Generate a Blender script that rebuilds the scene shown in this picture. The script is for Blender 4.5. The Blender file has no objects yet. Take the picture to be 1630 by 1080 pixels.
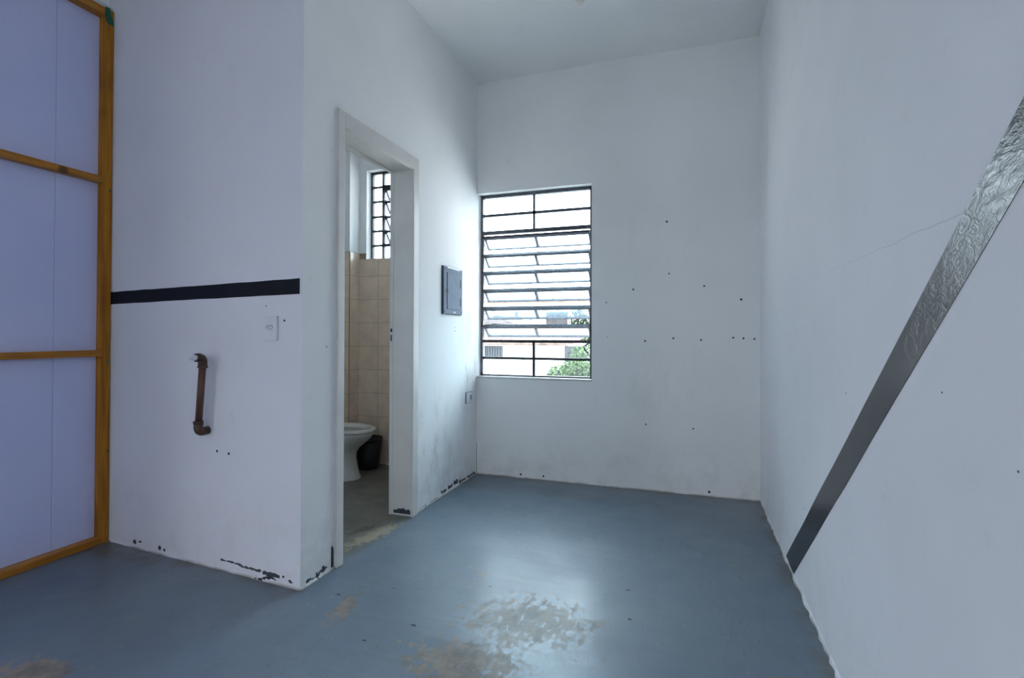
import bpy, bmesh, math, random
from mathutils import Vector, Matrix
random.seed(7)
S = bpy.context.scene
COL = S.collection
PI = math.pi

# ------------------------------------------------------------------ camera
cam_d = bpy.data.cameras.new('camera')
cam = bpy.data.objects.new('camera', cam_d)
COL.objects.link(cam)
FPX = 807.34
cam_d.sensor_width = 36.0
cam_d.lens = FPX / 1630 * 36.0
cam_d.shift_y = -(540 - 523.35) / 1630
cam_d.clip_start = 0.02
RT = Vector((0.94586259, 0.3245601, 0.00216673))
UP = Vector((0.00135108, -0.01061298, 0.99994277))
FW = Vector((-0.32456452, 0.94580553, 0.01047693))
M = Matrix((RT, UP, -FW)).transposed().to_4x4()
M.translation = Vector((1.5326, -3.6305, 1.08))
cam.matrix_world = M
S.camera = cam

# ------------------------------------------------------------------ sky and exposure
SKY = 27.5                                   # radiance at the zenith; an overcast sky falls to a third at the horizon
world = bpy.data.worlds.new('overcast_sky')
S.world = world
world.use_nodes = True
bg = world.node_tree.nodes['Background']
bg.inputs[0].default_value = (0.88, 0.945, 1.0, 1)
wt = world.node_tree
tcw = wt.nodes.new('ShaderNodeTexCoord'); sxw = wt.nodes.new('ShaderNodeSeparateXYZ')
wt.links.new(tcw.outputs['Generated'], sxw.inputs[0])
mrw = wt.nodes.new('ShaderNodeMapRange')
mrw.inputs[1].default_value = 0.0; mrw.inputs[2].default_value = 1.0
mrw.inputs[3].default_value = SKY / 3; mrw.inputs[4].default_value = SKY
wt.links.new(sxw.outputs[2], mrw.inputs[0]); wt.links.new(mrw.outputs[0], bg.inputs[1])
S.view_settings.view_transform = 'Standard'
S.view_settings.look = 'None'
S.view_settings.gamma = 1.0
S.view_settings.use_curve_mapping = False
S.view_settings.exposure = 0.0
S.cycles.diffuse_bounces = 6
S.cycles.max_bounces = 10
S.cycles.transparent_max_bounces = 16

def portal(name, loc, rot, sx, sy):
    l = bpy.data.lights.new(name, 'AREA')
    l.shape = 'RECTANGLE'; l.size = sx; l.size_y = sy
    l.cycles.is_portal = True
    o = bpy.data.objects.new(name, l); COL.objects.link(o)
    o.location = loc; o.rotation_euler = rot
W, H = 1.9855, 3.028
YR = -6.6                                    # rear wall, behind the camera
R90 = PI / 2
portal('sky_portal', (0.445, 0.24, 1.46), (-R90, 0, 0), 0.88, 1.40)          # towards -Y
portal('sky_portal', (-0.585, 0.24, 2.08), (-R90, 0, 0), 0.84, 0.73)
portal('sky_portal', (-1.42, -3.80, 1.05), (0, -R90, 0), 2.08, 0.30)         # towards +X
portal('sky_portal', (1.25, YR - 0.20, 1.75), (R90, 0, 0), 1.0, 0.8)         # towards +Y

# ------------------------------------------------------------------ materials
class NT:
    def __init__(s, name):
        s.m = bpy.data.materials.new(name); s.m.use_nodes = True
        s.t = s.m.node_tree; s.b = s.t.nodes['Principled BSDF']; s.out = s.t.nodes['Material Output']
        s.pos = s.n('ShaderNodeNewGeometry').outputs['Position']
    def n(s, typ, **kw):
        x = s.t.nodes.new(typ)
        for k, v in kw.items(): setattr(x, k, v)
        return x
    def set(s, sock, v):
        if isinstance(v, bpy.types.NodeSocket): s.t.links.new(v, sock)
        elif isinstance(v, (tuple, list)) and len(v) == 3 and sock.type == 'RGBA': sock.default_value = (*v, 1)
        else: sock.default_value = v
    def math(s, op, a, b=0.0, c=None):
        x = s.n('ShaderNodeMath', operation=op)
        s.set(x.inputs[0], a); s.set(x.inputs[1], b)
        if c is not None: s.set(x.inputs[2], c)
        return x.outputs[0]
    def noise(s, scale, detail=4, rough=0.55, vec=None, dist=0.0):
        x = s.n('ShaderNodeTexNoise')
        s.set(x.inputs['Vector'], vec or s.pos)
        x.inputs['Scale'].default_value = scale; x.inputs['Detail'].default_value = detail
        x.inputs['Roughness'].default_value = rough; x.inputs['Distortion'].default_value = dist
        return x.outputs['Fac']
    def ramp(s, v, a, b, lo=0.0, hi=1.0):
        x = s.n('ShaderNodeMapRange', interpolation_type='SMOOTHSTEP')
        s.set(x.inputs[0], v); s.set(x.inputs[1], a); s.set(x.inputs[2], b); s.set(x.inputs[3], lo); s.set(x.inputs[4], hi)
        return x.outputs[0]
    def mix(s, f, a, b):
        x = s.n('ShaderNodeMix', data_type='RGBA')
        s.set(x.inputs['Factor'], f); s.set(x.inputs[6], a); s.set(x.inputs[7], b)
        return x.outputs[2]
    def xyz(s):
        x = s.n('ShaderNodeSeparateXYZ'); s.set(x.inputs[0], s.pos); return x.outputs
    def scaled(s, v):
        x = s.n('ShaderNodeVectorMath', operation='MULTIPLY'); s.set(x.inputs[0], s.pos); x.inputs[1].default_value = v
        return x.outputs[0]
    def bump(s, h, strength=0.2, dist=0.01):
        x = s.n('ShaderNodeBump'); x.inputs['Strength'].default_value = strength; x.inputs['Distance'].default_value = dist
        s.set(x.inputs['Height'], h); s.set(s.b.inputs['Normal'], x.outputs[0])
    def fin(s, col, rough=0.5, metal=0.0, spec=0.5):
        s.set(s.b.inputs['Base Color'], col); s.set(s.b.inputs['Roughness'], rough)
        s.b.inputs['Metallic'].default_value = metal; s.b.inputs['Specular IOR Level'].default_value = spec
        return s.m

def plain(name, col, rough=0.5, metal=0.0, spec=0.5, var=0.08, scale=14, bump=0.0, bscale=80):
    t = NT(name)
    n = t.noise(scale, 2)
    c2 = tuple(max(0, x * (1 - 3 * var)) for x in col)
    c = t.mix(t.ramp(n, 0.35, 0.75), col, c2)
    if bump: t.bump(t.noise(bscale), bump, 0.003)
    return t.fin(c, rough, metal, spec)

def wall_paint(name, col=(0.86, 0.865, 0.865), grime=0.25, smudge=None, chips=True, crack=None):
    t = NT(name)
    x, y, z = t.xyz()[0:3]
    c = t.mix(t.ramp(t.noise(1.3, 3), 0.35, 0.75), col, tuple(v * 0.94 for v in col))
    # fine trowel grain, scuffs
    c = t.mix(t.math('MULTIPLY', t.ramp(t.noise(9, 3, 0.7), 0.60, 0.76), 0.12), c, (0.50, 0.49, 0.47))
    # dust and damp near the floor
    low = t.math('MULTIPLY', t.ramp(z, 0.0, 0.45, 1, 0), t.ramp(t.noise(6, 3, 0.7), 0.42, 0.70))
    c = t.mix(t.math('MULTIPLY', low, grime), c, (0.36, 0.33, 0.29))
    line = t.math('MULTIPLY', t.ramp(z, 0.0, 0.016, 1, 0), t.ramp(t.noise(7, 3), 0.30, 0.60))
    c = t.mix(t.math('MULTIPLY', line, 0.75), c, (0.16, 0.145, 0.12))
    if smudge:                                   # hand marks with a shape of their own: centre, size
        nn = t.noise(7, 4, 0.7, vec=t.scaled((1, 1, 0.4)))
        for (sx, sy, sz, rx, ry, rz, amt) in smudge:
            d = t.n('ShaderNodeVectorMath', operation='SUBTRACT'); t.set(d.inputs[0], t.pos); d.inputs[1].default_value = (sx, sy, sz)
            e = t.n('ShaderNodeVectorMath', operation='DIVIDE'); t.set(e.inputs[0], d.outputs[0]); e.inputs[1].default_value = (rx, ry, rz)
            l = t.n('ShaderNodeVectorMath', operation='LENGTH'); t.set(l.inputs[0], e.outputs[0])
            mk = t.math('MULTIPLY', t.ramp(l.outputs[1], 0.2, 1.0, 1, 0), t.ramp(nn, 0.45, 0.70))
            c = t.mix(t.math('MULTIPLY', mk, amt), c, (0.30, 0.31, 0.31))
    if chips:                                    # flaked paint showing the old dark coat
        ch = t.math('MULTIPLY', t.ramp(z, 0.045, 0.055, 1, 0), t.ramp(t.noise(11, 3, 0.5, vec=t.scaled((1, 1, 2.2))), 0.655, 0.665))
        c = t.mix(ch, c, (0.045, 0.055, 0.07))
    h = t.math('ADD', t.noise(3.0, 2), t.math('MULTIPLY', t.noise(60, 1), 0.06))
    if crack:                                    # hairline: y, z of a point, slope dz/dy
        y0, z0, k = crack
        dd = t.math('SUBTRACT', t.math('SUBTRACT', z, z0), t.math('MULTIPLY', t.math('SUBTRACT', y, y0), k))
        dd = t.math('ADD', dd, t.math('MULTIPLY', t.math('SUBTRACT', t.noise(9, 3), 0.5), 0.016))
        cm = t.math('MULTIPLY', t.ramp(t.math('ABSOLUTE', dd), 0.0006, 0.0016, 1, 0), t.ramp(y, -3.2, -1.2, 1, 0.15))
        c = t.mix(t.math('MULTIPLY', cm, 0.35), c, (0.2, 0.2, 0.2))
    t.bump(h, 0.22, 0.012)
    return t.fin(c, 0.75, 0, 0.15)

def floor_mat():
    t = NT('painted_concrete_floor')
    x, y, z = t.xyz()[0:3]
    paint = t.mix(t.ramp(t.noise(1.6, 4), 0.35, 0.7), (0.094, 0.140, 0.194), (0.114, 0.157, 0.204))
    paint = t.mix(t.math('MULTIPLY', t.ramp(t.noise(14, 4, 0.7, vec=t.scaled((1, 0.35, 1))), 0.5, 0.8), 0.4), paint, (0.066, 0.092, 0.120))
    conc = t.mix(t.ramp(t.noise(10, 4, 0.65), 0.35, 0.7), (0.27, 0.205, 0.145), (0.11, 0.09, 0.062))
    fl = t.noise(21, 6, 0.76, dist=0.5)
    fine = t.noise(45, 3, 0.7, vec=t.scaled((1, 0.35, 1)))
    flake = t.math('ADD', t.math('MULTIPLY_ADD', t.math('SUBTRACT', fl, 0.5), 1.7, 0.5), t.math('MULTIPLY', t.math('SUBTRACT', fine, 0.5), 1.1))
    def blob(cx, cy, rx, ry, ang, thr, soft=0.06, amp=1.0):
        a = math.radians(ang); ca, sa = math.cos(a), math.sin(a)
        dx = t.math('SUBTRACT', x, cx); dy = t.math('SUBTRACT', y, cy)
        u = t.math('DIVIDE', t.math('ADD', t.math('MULTIPLY', dx, ca), t.math('MULTIPLY', dy, sa)), rx)
        v = t.math('DIVIDE', t.math('SUBTRACT', t.math('MULTIPLY', dy, ca), t.math('MULTIPLY', dx, sa)), ry)
        r = t.math('SQRT', t.math('ADD', t.math('MULTIPLY', u, u), t.math('MULTIPLY', v, v)))
        k = t.ramp(r, 0.0, 1.0, 0.34, -0.40)                 # strong in the middle, gone at the rim
        s_ = t.math('ADD', flake, k)
        return t.math('MULTIPLY', t.ramp(s_, thr, thr + soft), amp)
    blobs = [blob(0.26, -1.95, 0.23, 0.085, -78, 0.46, 0.20, 0.75), blob(0.98, -1.80, 0.55, 0.38, 15, 0.46, 0.28, 0.78),
             blob(0.84, -2.10, 0.40, 0.26, 10, 0.42, 0.28, 0.82), blob(-0.42, -2.60, 0.30, 0.15, 12, 0.42, 0.22, 0.8),
             blob(1.85, -1.86, 0.26, 0.10, 10, 0.72, 0.1, 0.7), blob(0.62, -1.52, 0.40, 0.34, 0, 0.84, 0.12, 0.55),
             blob(1.35, -0.9, 0.6, 0.5, 0, 1.05, 0.08, 0.4)]
    m = blobs[0]
    for b_ in blobs[1:]: m = t.math('MAXIMUM', m, b_)
    # small chips everywhere and the light scuffs by the corner
    m = t.math('MAXIMUM', m, t.math('MULTIPLY', t.ramp(t.noise(26, 3), 0.745, 0.76), 0.6))
    c = t.mix(m, paint, conc)
    c = t.mix(blob(0.11, -1.96, 0.17, 0.10, -40, 0.86, 0.12, 0.6), c, (0.50, 0.52, 0.53))
    # scratches
    sc = t.ramp(t.noise(150, 2, 0.5, vec=t.scaled((1.0, 0.14, 1))), 0.61, 0.66)
    area = t.ramp(t.noise(3.2, 2), 0.46, 0.60)
    c = t.mix(t.math('MULTIPLY', t.math('MULTIPLY', sc, area), 0.42), c, (0.055, 0.05, 0.045))
    # dirt swept up against the walls
    rim = t.math('MAXIMUM', t.ramp(y, -0.13, 0.0), t.math('MAXIMUM', t.ramp(x, W - 0.09, W), t.math('MULTIPLY', t.ramp(y, -2.02, -1.86), t.ramp(x, 0.04, -0.02))))
    c = t.mix(t.math('MULTIPLY', rim, t.ramp(t.noise(8, 3, 0.65), 0.38, 0.62, 0.15, 0.75)), c, (0.085, 0.07, 0.05))
    # bare cement in the bathroom, ragged edge at the doorway
    edge = t.math('ADD', x, t.math('MULTIPLY', t.math('SUBTRACT', t.noise(9, 5), 0.5), 0.10))
    inb = t.math('MULTIPLY', t.ramp(edge, -0.10, -0.03, 1, 0), t.ramp(y, -1.80, -1.78, 0, 1))
    bath = t.mix(t.ramp(t.noise(5, 6, 0.7), 0.35, 0.7), (0.125, 0.118, 0.10), (0.19, 0.175, 0.14))
    bath = t.mix(t.math('MULTIPLY', t.ramp(t.noise(30, 3, 0.6, vec=t.scaled((0.3, 1, 1))), 0.66, 0.74), 0.35), bath, (0.3, 0.29, 0.27))
    c = t.mix(inb, c, bath)
    st = blob(-0.045, -1.27, 0.36, 0.095, 80, 0.30, 0.40, 0.75)
    c = t.mix(st, c, (0.36, 0.31, 0.20))
    # black grime along the walls
    c = t.mix(blob(-0.15, -1.24, 0.22, 0.06, 70, 0.40, 0.3, 0.6), c, (0.045, 0.04, 0.025))
    rough = t.math('ADD', t.ramp(t.noise(4, 3), 0.3, 0.7, 0.50, 0.64), t.math('MULTIPLY', t.math('MAXIMUM', m, inb), 0.15))
    t.bump(t.math('ADD', t.math('MULTIPLY', t.noise(7, 2, vec=t.scaled((0.35, 1.5, 1))), 1.6), t.math('MULTIPLY', fl, 0.10)), 0.26, 0.012)
    t.set(t.b.inputs['Coat Weight'], t.math('MULTIPLY_ADD', m, -0.26, 0.40)); t.b.inputs['Coat Roughness'].default_value = 0.25
    t.b.inputs['Coat IOR'].default_value = 1.5
    return t.fin(c, rough, 0, 1.0)

def wood_mat():
    t = NT('varnished_pine')
    tc = t.n('ShaderNodeTexCoord').outputs['Object']
    v = t.n('ShaderNodeVectorMath', operation='MULTIPLY'); t.set(v.inputs[0], tc); v.inputs[1].default_value = (30, 30, 1.6)
    n = t.noise(1.4, 6, 0.6, vec=v.outputs[0], dist=0.6)
    c = t.mix(t.ramp(n, 0.3, 0.7), (0.50, 0.21, 0.022), (0.28, 0.10, 0.008))
    c = t.mix(t.math('MULTIPLY', t.ramp(t.noise(3.0, 4), 0.55, 0.75), 0.5), c, (0.15, 0.05, 0.008))
    return t.fin(c, 0.5, 0, 0.2)

def wood_along_y():
    t = NT('varnished_pine_rail')
    n = t.noise(1.4, 6, 0.6, vec=t.scaled((30, 1.6, 30)), dist=0.6)
    c = t.mix(t.ramp(n, 0.3, 0.7), (0.52, 0.22, 0.026), (0.30, 0.11, 0.010))
    k = t.n('ShaderNodeVectorMath', operation='DISTANCE'); t.set(k.inputs[0], t.pos); k.inputs[1].default_value = (-1.30, -2.03, 1.865)
    c = t.mix(t.ramp(k.outputs[1], 0.012, 0.03, 0.8, 0), c, (0.05, 0.02, 0.008))      # a knot
    return t.fin(c, 0.45, 0, 0.4)

def panel_mat():
    t = NT('lavender_panel')
    y = t.xyz()[1]
    rib = t.math('SINE', t.math('MULTIPLY', y, 2 * PI / 0.011))
    c = t.mix(t.ramp(t.noise(2.2, 3), 0.3, 0.7), (0.57, 0.61, 0.90), (0.61, 0.64, 0.91))
    c = t.mix(t.math('MULTIPLY', t.ramp(rib, 0.4, 1.0), 0.05), c, (0.40, 0.42, 0.62))
    t.bump(t.math('ADD', t.math('MULTIPLY', rib, 0.12), t.noise(160, 2)), 0.12, 0.002)
    return t.fin(c, 0.6, 0, 0.3)

def stripe_mat(name, col, rough, b):
    t = NT(name)
    wr = t.noise(48, 4, 0.65, vec=t.scaled((1, 0.6, 1.4)), dist=0.8)
    hi = t.ramp(t.xyz()[2], 0.85, 1.35, 0.22, 1.0) if b > 0.3 else 1.0
    c = t.mix(t.ramp(t.noise(8, 3), 0.4, 0.75), col, tuple(v * 1.5 for v in col))
    c = t.mix(t.math('MULTIPLY', t.ramp(t.noise(40, 3), 0.70, 0.78), 0.12), c, (0.25, 0.26, 0.28))
    h = t.math('MULTIPLY', t.math('ADD', wr, t.math('MULTIPLY', t.noise(9, 2), 0.8)), hi)
    t.bump(h, b, 0.005)
    return t.fin(c, rough, 0, 0.5 if b > 0.3 else 0.2)

def glass_mat(name, tint, haze, hazecol=(0.9, 0.95, 1.0), pattern=0):
    t = NT(name)
    t.t.nodes.remove(t.b)
    tr = t.n('ShaderNodeBsdfTransparent'); t.set(tr.inputs[0], tint)
    tl = t.n('ShaderNodeBsdfTranslucent'); t.set(tl.inputs[0], hazecol)
    gl = t.n('ShaderNodeBsdfGlossy'); gl.inputs['Roughness'].default_value = 0.03
    m1 = t.n('ShaderNodeMixShader')
    t.set(m1.inputs[0], t.ramp(t.noise(22, 3, 0.5, dist=1.0), 0.3, 0.7, haze - pattern, haze + pattern) if pattern else haze)
    t.t.links.new(tr.outputs[0], m1.inputs[1]); t.t.links.new(tl.outputs[0], m1.inputs[2])
    fr = t.n('ShaderNodeFresnel'); fr.inputs[0].default_value = 1.45
    m2 = t.n('ShaderNodeMixShader'); t.set(m2.inputs[0], t.math('MULTIPLY', fr.outputs[0], 0.8))
    t.t.links.new(m1.outputs[0], m2.inputs[1]); t.t.links.new(gl.outputs[0], m2.inputs[2])
    t.t.links.new(m2.outputs[0], t.out.inputs[0])
    return t.m

MAT = dict(
    wall_side=wall_paint('white_wall_paint_side', smudge=[(0, -0.15, 0.9, 1, 0.28, 0.8, 0.45), (0, -0.72, 0.35, 1, 0.5, 0.5, 0.35)]),
    wall_back=wall_paint('white_wall_paint_back', smudge=[(1.35, 0, 0.75, 0.5, 1, 0.35, 0.10), (1.2, 0, 1.65, 0.5, 1, 0.4, 0.06)], chips=False, grime=0.18),
    wall_face=wall_paint('white_wall_paint_face_dimmed', col=(0.76, 0.775, 0.835), grime=0.15),  # same white made darker and bluer: dimmer lavender bounce put into the colour
    wall_right=wall_paint('white_wall_paint_right', col=(0.82, 0.825, 0.855), grime=0.12, chips=False, crack=(-2.5, 1.291, 0.0)),
    wall_plain=wall_paint('white_wall_paint_plain', chips=False, grime=0.05),
    ceiling=wall_paint('ceiling_paint', col=(0.87, 0.875, 0.865), grime=0, chips=False),
    floor=floor_mat(), wood=wood_mat(), rail=wood_along_y(), panel=panel_mat(),
    stripe_gloss=stripe_mat('glossy_black_paint', (0.012, 0.013, 0.018), 0.20, 0.32),
    stripe=stripe_mat('dark_navy_paint', (0.005, 0.007, 0.013), 0.6, 0.1),
    door=plain('cream_door_enamel', (0.72, 0.70, 0.67), 0.42, var=0.03, scale=5),
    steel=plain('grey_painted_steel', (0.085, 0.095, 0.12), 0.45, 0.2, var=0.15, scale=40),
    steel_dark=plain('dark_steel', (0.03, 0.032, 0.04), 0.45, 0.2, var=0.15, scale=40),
    glass=glass_mat('window_glass', (0.88, 0.94, 0.96), 0.012),
    glass_hazy=glass_mat('hazy_louvre_glass', (0.80, 0.92, 0.97), 0.03),
    glass_frost=glass_mat('figured_glass', (0.8, 0.85, 0.86), 0.35, pattern=0.25),
    panelbox=plain('blue_grey_sheet_metal', (0.14, 0.18, 0.25), 0.6, 0.0, 0.25, var=0.06, scale=10),
    black=plain('black_gap', (0.006, 0.006, 0.008), 0.6, var=0),
    plastic=plain('white_plastic', (0.74, 0.76, 0.82), 0.35, var=0.02),
    pvc=plain('brown_pvc', (0.105, 0.047, 0.028), 0.38, var=0.1, scale=30),
    pvcj=plain('brown_pvc_fitting', (0.075, 0.035, 0.022), 0.4, var=0.1, scale=30),
    ceramic=plain('white_ceramic', (0.70, 0.68, 0.65), 0.12, var=0.03, scale=6),
    bin=plain('black_bin_plastic', (0.008, 0.008, 0.009), 0.45, var=0.1),
    tile=plain('beige_wall_tile', (0.82, 0.655, 0.52), 0.22, var=0.04, scale=9),
    grout=plain('tile_grout', (0.40, 0.29, 0.21), 0.8, var=0.1, scale=30),
    tape=plain('green_tape', (0.004, 0.125, 0.075), 0.5, var=0.1, scale=30),
    trimw=plain('white_trim', (0.62, 0.64, 0.66), 0.4, var=0.04),
    hole=plain('drill_hole_dark', (0.015, 0.015, 0.017), 0.8, var=0),
    filler=plain('plaster_rim', (0.80, 0.81, 0.82), 0.7, var=0.03),
    chip=plain('old_blue_coat', (0.055, 0.068, 0.088), 0.6, var=0.2, scale=60),
    bulb=plain('bulb_opal', (0.72, 0.72, 0.68), 0.3, var=0),
    house=plain('white_render', (0.78, 0.76, 0.73), 0.8, var=0.05, scale=1.5),
    cream=plain('cream_render', (0.16, 0.13, 0.10), 0.8, var=0.08, scale=2),
    orange=plain('orange_brick', (0.24, 0.05, 0.012), 0.8, var=0.2, scale=9),
    grey_render=plain('grey_render', (0.07, 0.07, 0.075), 0.8, var=0.1, scale=3),
    rooftile=plain('clay_roof_tile', (0.17, 0.10, 0.075), 0.9, var=0.2, scale=5),
    gate=plain('grey_gate_metal', (0.03, 0.032, 0.045), 0.7, var=0.25, scale=6),
    street=plain('pale_concrete_street', (0.50, 0.49, 0.47), 0.9, var=0.1, scale=2),
    terrace=plain('terrace_cement', (0.32, 0.31, 0.30), 0.8, var=0.08, scale=2),
    leaf=plain('bright_leaf', (0.030, 0.066, 0.007), 0.9, var=0.2, scale=5),
    leaf2=plain('dark_leaf', (0.012, 0.034, 0.014), 0.9, var=0.2, scale=5),
    bark=plain('bark', (0.10, 0.07, 0.045), 0.9, var=0.2, scale=20),
    wire=plain('black_cable', (0.01, 0.01, 0.01), 0.6, var=0),
)

# ------------------------------------------------------------------ mesh helpers
def obj(name, bm, mat, parent=None, smooth=False, loc=None):
    me = bpy.data.meshes.new(name)
    bmesh.ops.recalc_face_normals(bm, faces=bm.faces)
    bm.to_mesh(me); bm.free()
    if smooth:
        for p in me.polygons: p.use_smooth = True
    me.materials.append(MAT[mat] if isinstance(mat, str) else mat)
    o = bpy.data.objects.new(name, me); COL.objects.link(o)
    if parent: o.parent = parent
    if loc: o.location = loc
    return o
def empty(name, loc=(0, 0, 0), rz=0.0):
    o = bpy.data.objects.new(name, None); COL.objects.link(o); o.location = loc; o.rotation_euler = (0, 0, rz)
    return o
def tag(o, label=None, cat=None, group=None, kind=None):
    if label: o['label'] = label
    if cat: o['category'] = cat
    if group: o['group'] = group
    if kind: o['kind'] = kind
    return o
def box(bm, a, b, bev=0.0):
    x0, y0, z0 = a; x1, y1, z1 = b
    r = bmesh.ops.create_cube(bm, size=1.0)
    vs = r['verts']
    for v in vs:
        v.co = Vector(((x0 + x1) / 2 + v.co.x * (x1 - x0), (y0 + y1) / 2 + v.co.y * (y1 - y0), (z0 + z1) / 2 + v.co.z * (z1 - z0)))
    if bev:
        es = list({e for v in vs for e in v.link_edges})
        bmesh.ops.bevel(bm, geom=es, offset=bev, segments=2, profile=0.5, affect='EDGES')
    return vs
def B(a, b, bev=0.0):
    bm = bmesh.new(); box(bm, a, b, bev); return bm
def prism(pts, z0, z1):                       # plan polygon extruded upwards
    bm = bmesh.new()
    lo = [bm.verts.new((x, y, z0)) for x, y in pts]; hi = [bm.verts.new((x, y, z1)) for x, y in pts]
    bm.faces.new(lo); bm.faces.new(hi)
    n = len(pts)
    for i in range(n): bm.faces.new((lo[i], lo[(i + 1) % n], hi[(i + 1) % n], hi[i]))
    return bm
def slab(us, vs, holes, d0, d1, place):       # a wall with openings: only its outer faces; place(u, v, d) -> xyz
    bm = bmesh.new(); cache = {}
    def V(u, v, d):
        k = (u, v, d)
        if k not in cache: cache[k] = bm.verts.new(place(u, v, d))
        return cache[k]
    nu, nv = len(us) - 1, len(vs) - 1
    def solid(i, j):
        if not (0 <= i < nu and 0 <= j < nv): return False
        cu, cv = (us[i] + us[i + 1]) / 2, (vs[j] + vs[j + 1]) / 2
        return not any(h[0] < cu < h[1] and h[2] < cv < h[3] for h in holes)
    for i in range(nu):
        for j in range(nv):
            if not solid(i, j): continue
            a, b, c, d = us[i], us[i + 1], vs[j], vs[j + 1]
            for q in (d0, d1): bm.faces.new((V(a, c, q), V(b, c, q), V(b, d, q), V(a, d, q)))
            for (ii, jj, e) in ((i - 1, j, ((a, c), (a, d))), (i + 1, j, ((b, c), (b, d))), (i, j - 1, ((a, c), (b, c))), (i, j + 1, ((a, d), (b, d)))):
                if not solid(ii, jj):
                    (p, q), (r, s) = e
                    bm.faces.new((V(p, q, d0), V(r, s, d0), V(r, s, d1), V(p, q, d1)))
    return bm
def tube(bm, pts, rad, seg=12, cap=True):
    rings = []
    pts = [Vector(p) for p in pts]
    for i, p in enumerate(pts):
        a = pts[max(i - 1, 0)]; b = pts[min(i + 1, len(pts) - 1)]
        d = (b - a).normalized()
        up = Vector((0, 0, 1)) if abs(d.z) < 0.9 else Vector((0, 1, 0))
        if i and rings: up = prev_up
        s = d.cross(up).normalized(); t = s.cross(d).normalized(); prev_up = t
        r = rad[i] if isinstance(rad, (list, tuple)) else rad
        rings.append([bm.verts.new(p + s * math.cos(k * 2 * PI / seg) * r + t * math.sin(k * 2 * PI / seg) * r) for k in range(seg)])
    for a, b in zip(rings, rings[1:]):
        for k in range(seg): bm.faces.new((a[k], a[(k + 1) % seg], b[(k + 1) % seg], b[k]))
    if cap: bm.faces.new(rings[0]); bm.faces.new(rings[-1])
def loft(bm, secs, seg=40, cap0=True, cap1=True):        # (cx, cy, z, a, b) ellipses
    rings = [[bm.verts.new((cx + a * math.cos(k * 2 * PI / seg), cy + b * math.sin(k * 2 * PI / seg), z)) for k in range(seg)] for cx, cy, z, a, b in secs]
    for a, b in zip(rings, rings[1:]):
        for k in range(seg): bm.faces.new((a[k], a[(k + 1) % seg], b[(k + 1) % seg], b[k]))
    if cap0: bm.faces.new(rings[0])
    if cap1: bm.faces.new(rings[-1])
def disc_on(bm, c, n, r, th, seg=12):
    c = Vector(c); n = Vector(n).normalized()
    tube(bm, [c, c + n * th], r, seg)
def structure(name, bm, mat, label=None):
    return tag(obj(name, bm, mat), label, kind='structure')

# ------------------------------------------------------------------ room shell
WT = 0.15
FX0, FY0 = -1.50, -1.7954                    # far end of the bathroom's front wall (plan)
SL = (-1.895 - FY0) / (0 - FX0)              # its slight skew
def face_y(x): return -1.895 + SL * x
floor = structure('floor', prism([(-1.50, YR - .15), (W + .15, YR - .15), (W + .15, .15), (-1.50, .15)], -0.12, 0.0), 'floor', 'worn blue-grey painted concrete floor')
structure('ceiling', prism([(-1.50, YR - .15), (W + .15, YR - .15), (W + .15, .15), (-1.50, .15)], H, H + 0.12), 'ceiling', 'plain white ceiling')

WX0, WX1, WZ0, WZ1 = 0.0, 0.891, 0.750, 2.167           # main window opening
BX0, BX1, BZ0, BZ1 = -1.010, -0.160, 1.706, 2.452       # bathroom window opening
wall_back = structure('wall_back', slab([-1.50, BX0, BX1, WX0, WX1, W + .15], [0, WZ0, BZ0, WZ1, BZ1, H],
    [(WX0, WX1, WZ0, WZ1), (BX0, BX1, BZ0, BZ1)], 0.0, WT, lambda u, v, d: (u, d, v)), 'wall_back', 'white plastered wall holding the louvre window')
wall_right = structure('wall_right', prism([(W, YR), (W + .15, YR), (W + .15, 0), (W, 0)], 0, H), 'wall_right', 'white wall crossed by a diagonal black stripe')
DY0, DY1, DZ = -1.656, -0.955, 2.080                      # rough door opening
wall_left = structure('wall_left', slab([-1.775, DY0, DY1, 0.0], [0, DZ, H], [(DY0, DY1, -1, DZ)], -0.15, 0.0, lambda u, v, d: (d, u, v)), 'wall_side', 'white wall with the bathroom doorway')
wall_front = structure('wall_front', prism([(0, -1.895), (0, -1.775), (FX0, FY0 + .12), (FX0, FY0)], 0, H), 'wall_face', 'white bathroom wall with brown pipe and dark stripe')
wall_front.data.materials.append(MAT['wall_side'])
for f in wall_front.data.polygons:
    if abs(f.normal.x) > 0.9 and f.center.x > -0.1: f.material_index = 1
structure('wall_bathroom', prism([(-1.50, -1.67), (-1.35, -1.67), (-1.35, 0), (-1.50, 0)], 0, H), 'wall_plain', 'inner side wall of the bathroom')
RWX = (0.80, 1.75, 1.35, 2.12)  # unseen opening, added and sized to brighten the back wall
structure('wall_rear', slab([-1.50, RWX[0], RWX[1], W + .15], [0, RWX[2], RWX[3], H], [RWX], YR - .15, YR, lambda u, v, d: (u, d, v)), 'wall_plain', 'white wall behind the camera with an unseen opening added for fill light')

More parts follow.
